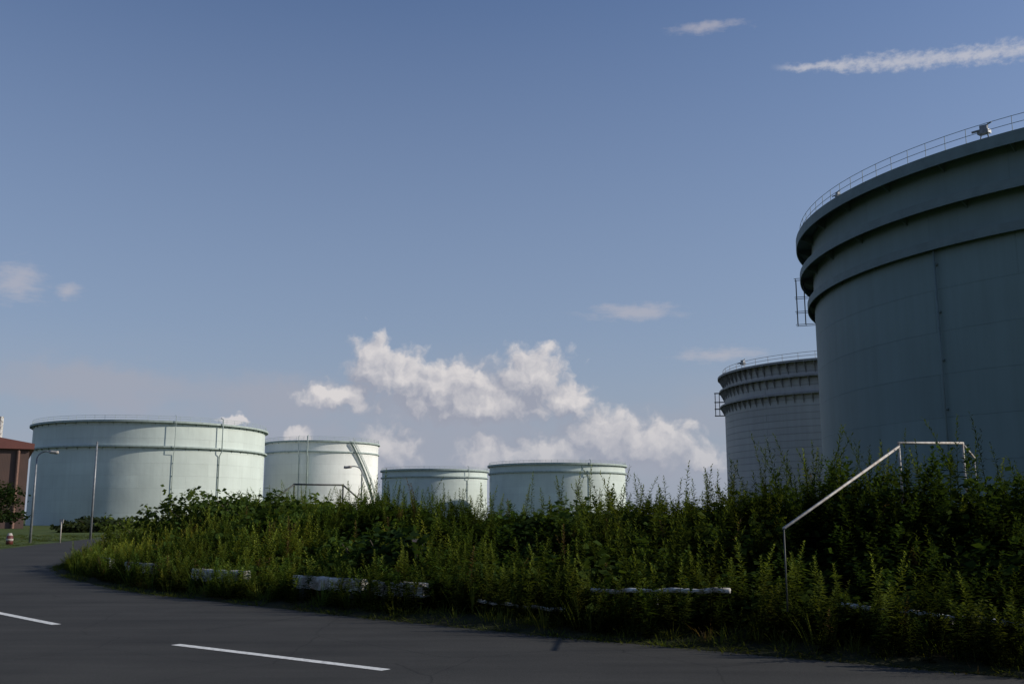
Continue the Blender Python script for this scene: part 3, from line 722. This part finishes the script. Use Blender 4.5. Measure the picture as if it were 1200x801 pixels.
cb = N.new("ShaderNodeCombineXYZ"); L.new(M('MULTIPLY', az, F), cb.inputs[0]); L.new(M('MULTIPLY', el, F), cb.inputs[1]); P = cb.outputs[0]
def NZ(vec, scale, detail=8, rough=.6, col=False):
    n = N.new("ShaderNodeTexNoise"); n.noise_dimensions = '2D'; n.inputs["Scale"].default_value = scale; n.inputs["Detail"].default_value = detail; n.inputs["Roughness"].default_value = rough
    L.new(vec, n.inputs["Vector"]); return n.outputs["Color" if col else "Fac"]
warp = VM('SCALE', VM('SUBTRACT', NZ(P, 1/30, 3, .6, True), (.5, .5, .5)), sc=34)
PW = VM('ADD', P, warp)
def ctr(px, py): a, e = azel(px, py); return a*F, e*F
def blobs(vec, lst):
    out = None
    for (px, py, rx, ry) in lst:
        x, y = ctr(px, py)
        d = VM('LENGTH', VM('MULTIPLY', VM('SUBTRACT', vec, (x, y, 0)), (1/rx, 1/ry, 0)))
        v = M('SUBTRACT', 1, d)
        out = v if out is None else M('SMOOTH_MAX', out, v, .15)
    return out
CUM = [(438,428,34,48),(474,444,60,42),(530,452,76,38),(625,444,56,50),(665,470,50,30),(560,472,150,34),(400,464,56,22),
       (452,530,50,46),(568,534,40,32),(640,534,80,32),(708,512,64,44),(768,522,70,36),(822,536,42,20),(350,512,20,11),(276,494,18,8)]
def billow(v):
    n = N.new("ShaderNodeTexVoronoi"); n.voronoi_dimensions = '2D'; n.feature = 'F1'; n.inputs["Scale"].default_value = 1/24
    L.new(v, n.inputs["Vector"])
    return M('ADD', M('MULTIPLY', M('SUBTRACT', .75, n.outputs["Distance"]), .45), M('MULTIPLY', NZ(v, 1/16, 5, .58), .8))
Pn = VM('ADD', P, VM('SCALE', warp, sc=.6))
fb = billow(Pn); fb2 = billow(VM('ADD', Pn, (5, 6, 0)))
dens = blobs(PW, CUM); dens2 = blobs(VM('ADD', PW, (8, 24, 0)), CUM[:-2])
d1 = M('ADD', dens, M('MULTIPLY', M('SUBTRACT', fb, .56), .9))
alpha = RG(d1, -.02, .55, 0, .92)
relief = M('ADD', M('MULTIPLY', M('SUBTRACT', fb, fb2), 1.1), M('MULTIPLY', M('SUBTRACT', dens, dens2), 1.0))
lit = RG(M('ADD', relief, .16), -.15, .95, 0, 1, False)
def COLR(c): return tuple(q/STR for q in c)+(1,)
def MIX(f, a, b):
    n = N.new("ShaderNodeMixRGB")
    for i, v in enumerate((f, a, b)):
        if isinstance(v, (int, float)): n.inputs[i].default_value = v
        elif isinstance(v, tuple): n.inputs[i].default_value = v
        else: L.new(v, n.inputs[i])
    return n.outputs[0]
ccol = MIX(lit, COLR((.325, .345, .42)), COLR((.72, .685, .68)))
hz = NZ(VM('MULTIPLY', P, (.35, 1, 1)), 1/70, 4, .55)
tint = N.new("ShaderNodeMixRGB"); tint.blend_type = 'MULTIPLY'; tint.inputs[0].default_value = 1; L.new(sky.outputs[0], tint.inputs[1]); tint.inputs[2].default_value = (.76, .87, 1.08, 1)
haze1 = M('MULTIPLY', RG(sp.outputs[2], 0, .55, 1, 0, False), .80)
c00 = MIX(haze1, tint.outputs[0], COLR((.315, .37, .465)))
band = RG(sp.outputs[2], .06, .19, 1, 0)
hazea = M('MULTIPLY', M('MULTIPLY', RG(hz, .3, .7, .45, 1), band), .75)
c0 = MIX(hazea, c00, COLR((.345, .375, .455)))
soft = blobs(PW, [(540,480,220,60),(700,520,220,65),(470,520,210,50),(120,452,220,34),(330,465,150,36)])
sa = M('MULTIPLY', RG(M('ADD', soft, M('MULTIPLY', M('SUBTRACT', hz, .5), 1.0)), -.1, .9, 0, 1), .85)
c1_ = MIX(sa, c0, COLR((.345, .37, .445)))
fadeb = RG(sp.outputs[2], .035, .12, .5, 1)
c2_ = MIX(M('MULTIPLY', alpha, fadeb), c1_, ccol)
wn = NZ(VM('MULTIPLY', P, (.45, 1.6, 1)), 1/16, 5, .65)
wis = blobs(VM('ADD', P, VM('SCALE', warp, sc=.4)), [(745,366,75,13),(842,415,66,13),(18,330,40,28),(82,342,20,12),(828,32,60,9)])
wa = M('MULTIPLY', RG(M('ADD', wis, M('MULTIPLY', M('SUBTRACT', wn, .5), 1.3)), 0, 1.0, 0, 1), .5)
c3_ = MIX(wa, c2_, COLR((.52, .49, .52)))
xa, ya = ctr(905, 80); xb, yb = ctr(1230, 54); dx, dy = xb-xa, yb-ya; Ln = math.hypot(dx, dy); dx /= Ln; dy /= Ln
rel = VM('SUBTRACT', VM('ADD', P, VM('SCALE', warp, sc=.25)), (xa, ya, 0))
def dot(v, t):
    n = N.new("ShaderNodeVectorMath"); n.operation = 'DOT_PRODUCT'; L.new(v, n.inputs[0]); n.inputs[1].default_value = t; return n.outputs["Value"]
al = dot(rel, (dx, dy, 0)); ac = M('ABSOLUTE', dot(rel, (-dy, dx, 0)))
wd = RG(al, 0, 130, 4, 12); tr = M('SUBTRACT', 1, M('DIVIDE', ac, wd))
tn = NZ(VM('MULTIPLY', P, (.6, 1, 1)), 1/9, 5, .65)
ta = M('MULTIPLY', RG(M('ADD', tr, M('MULTIPLY', M('SUBTRACT', tn, .5), 2.0)), -.1, 1.2, 0, .66), RG(al, -5, 40, 0, 1))
c4_ = MIX(ta, c3_, COLR((.60, .59, .62)))
L.new(c4_, bg.inputs["Color"])

scene.view_settings.view_transform = 'Standard'; scene.view_settings.look = 'None'; scene.view_settings.exposure = 0
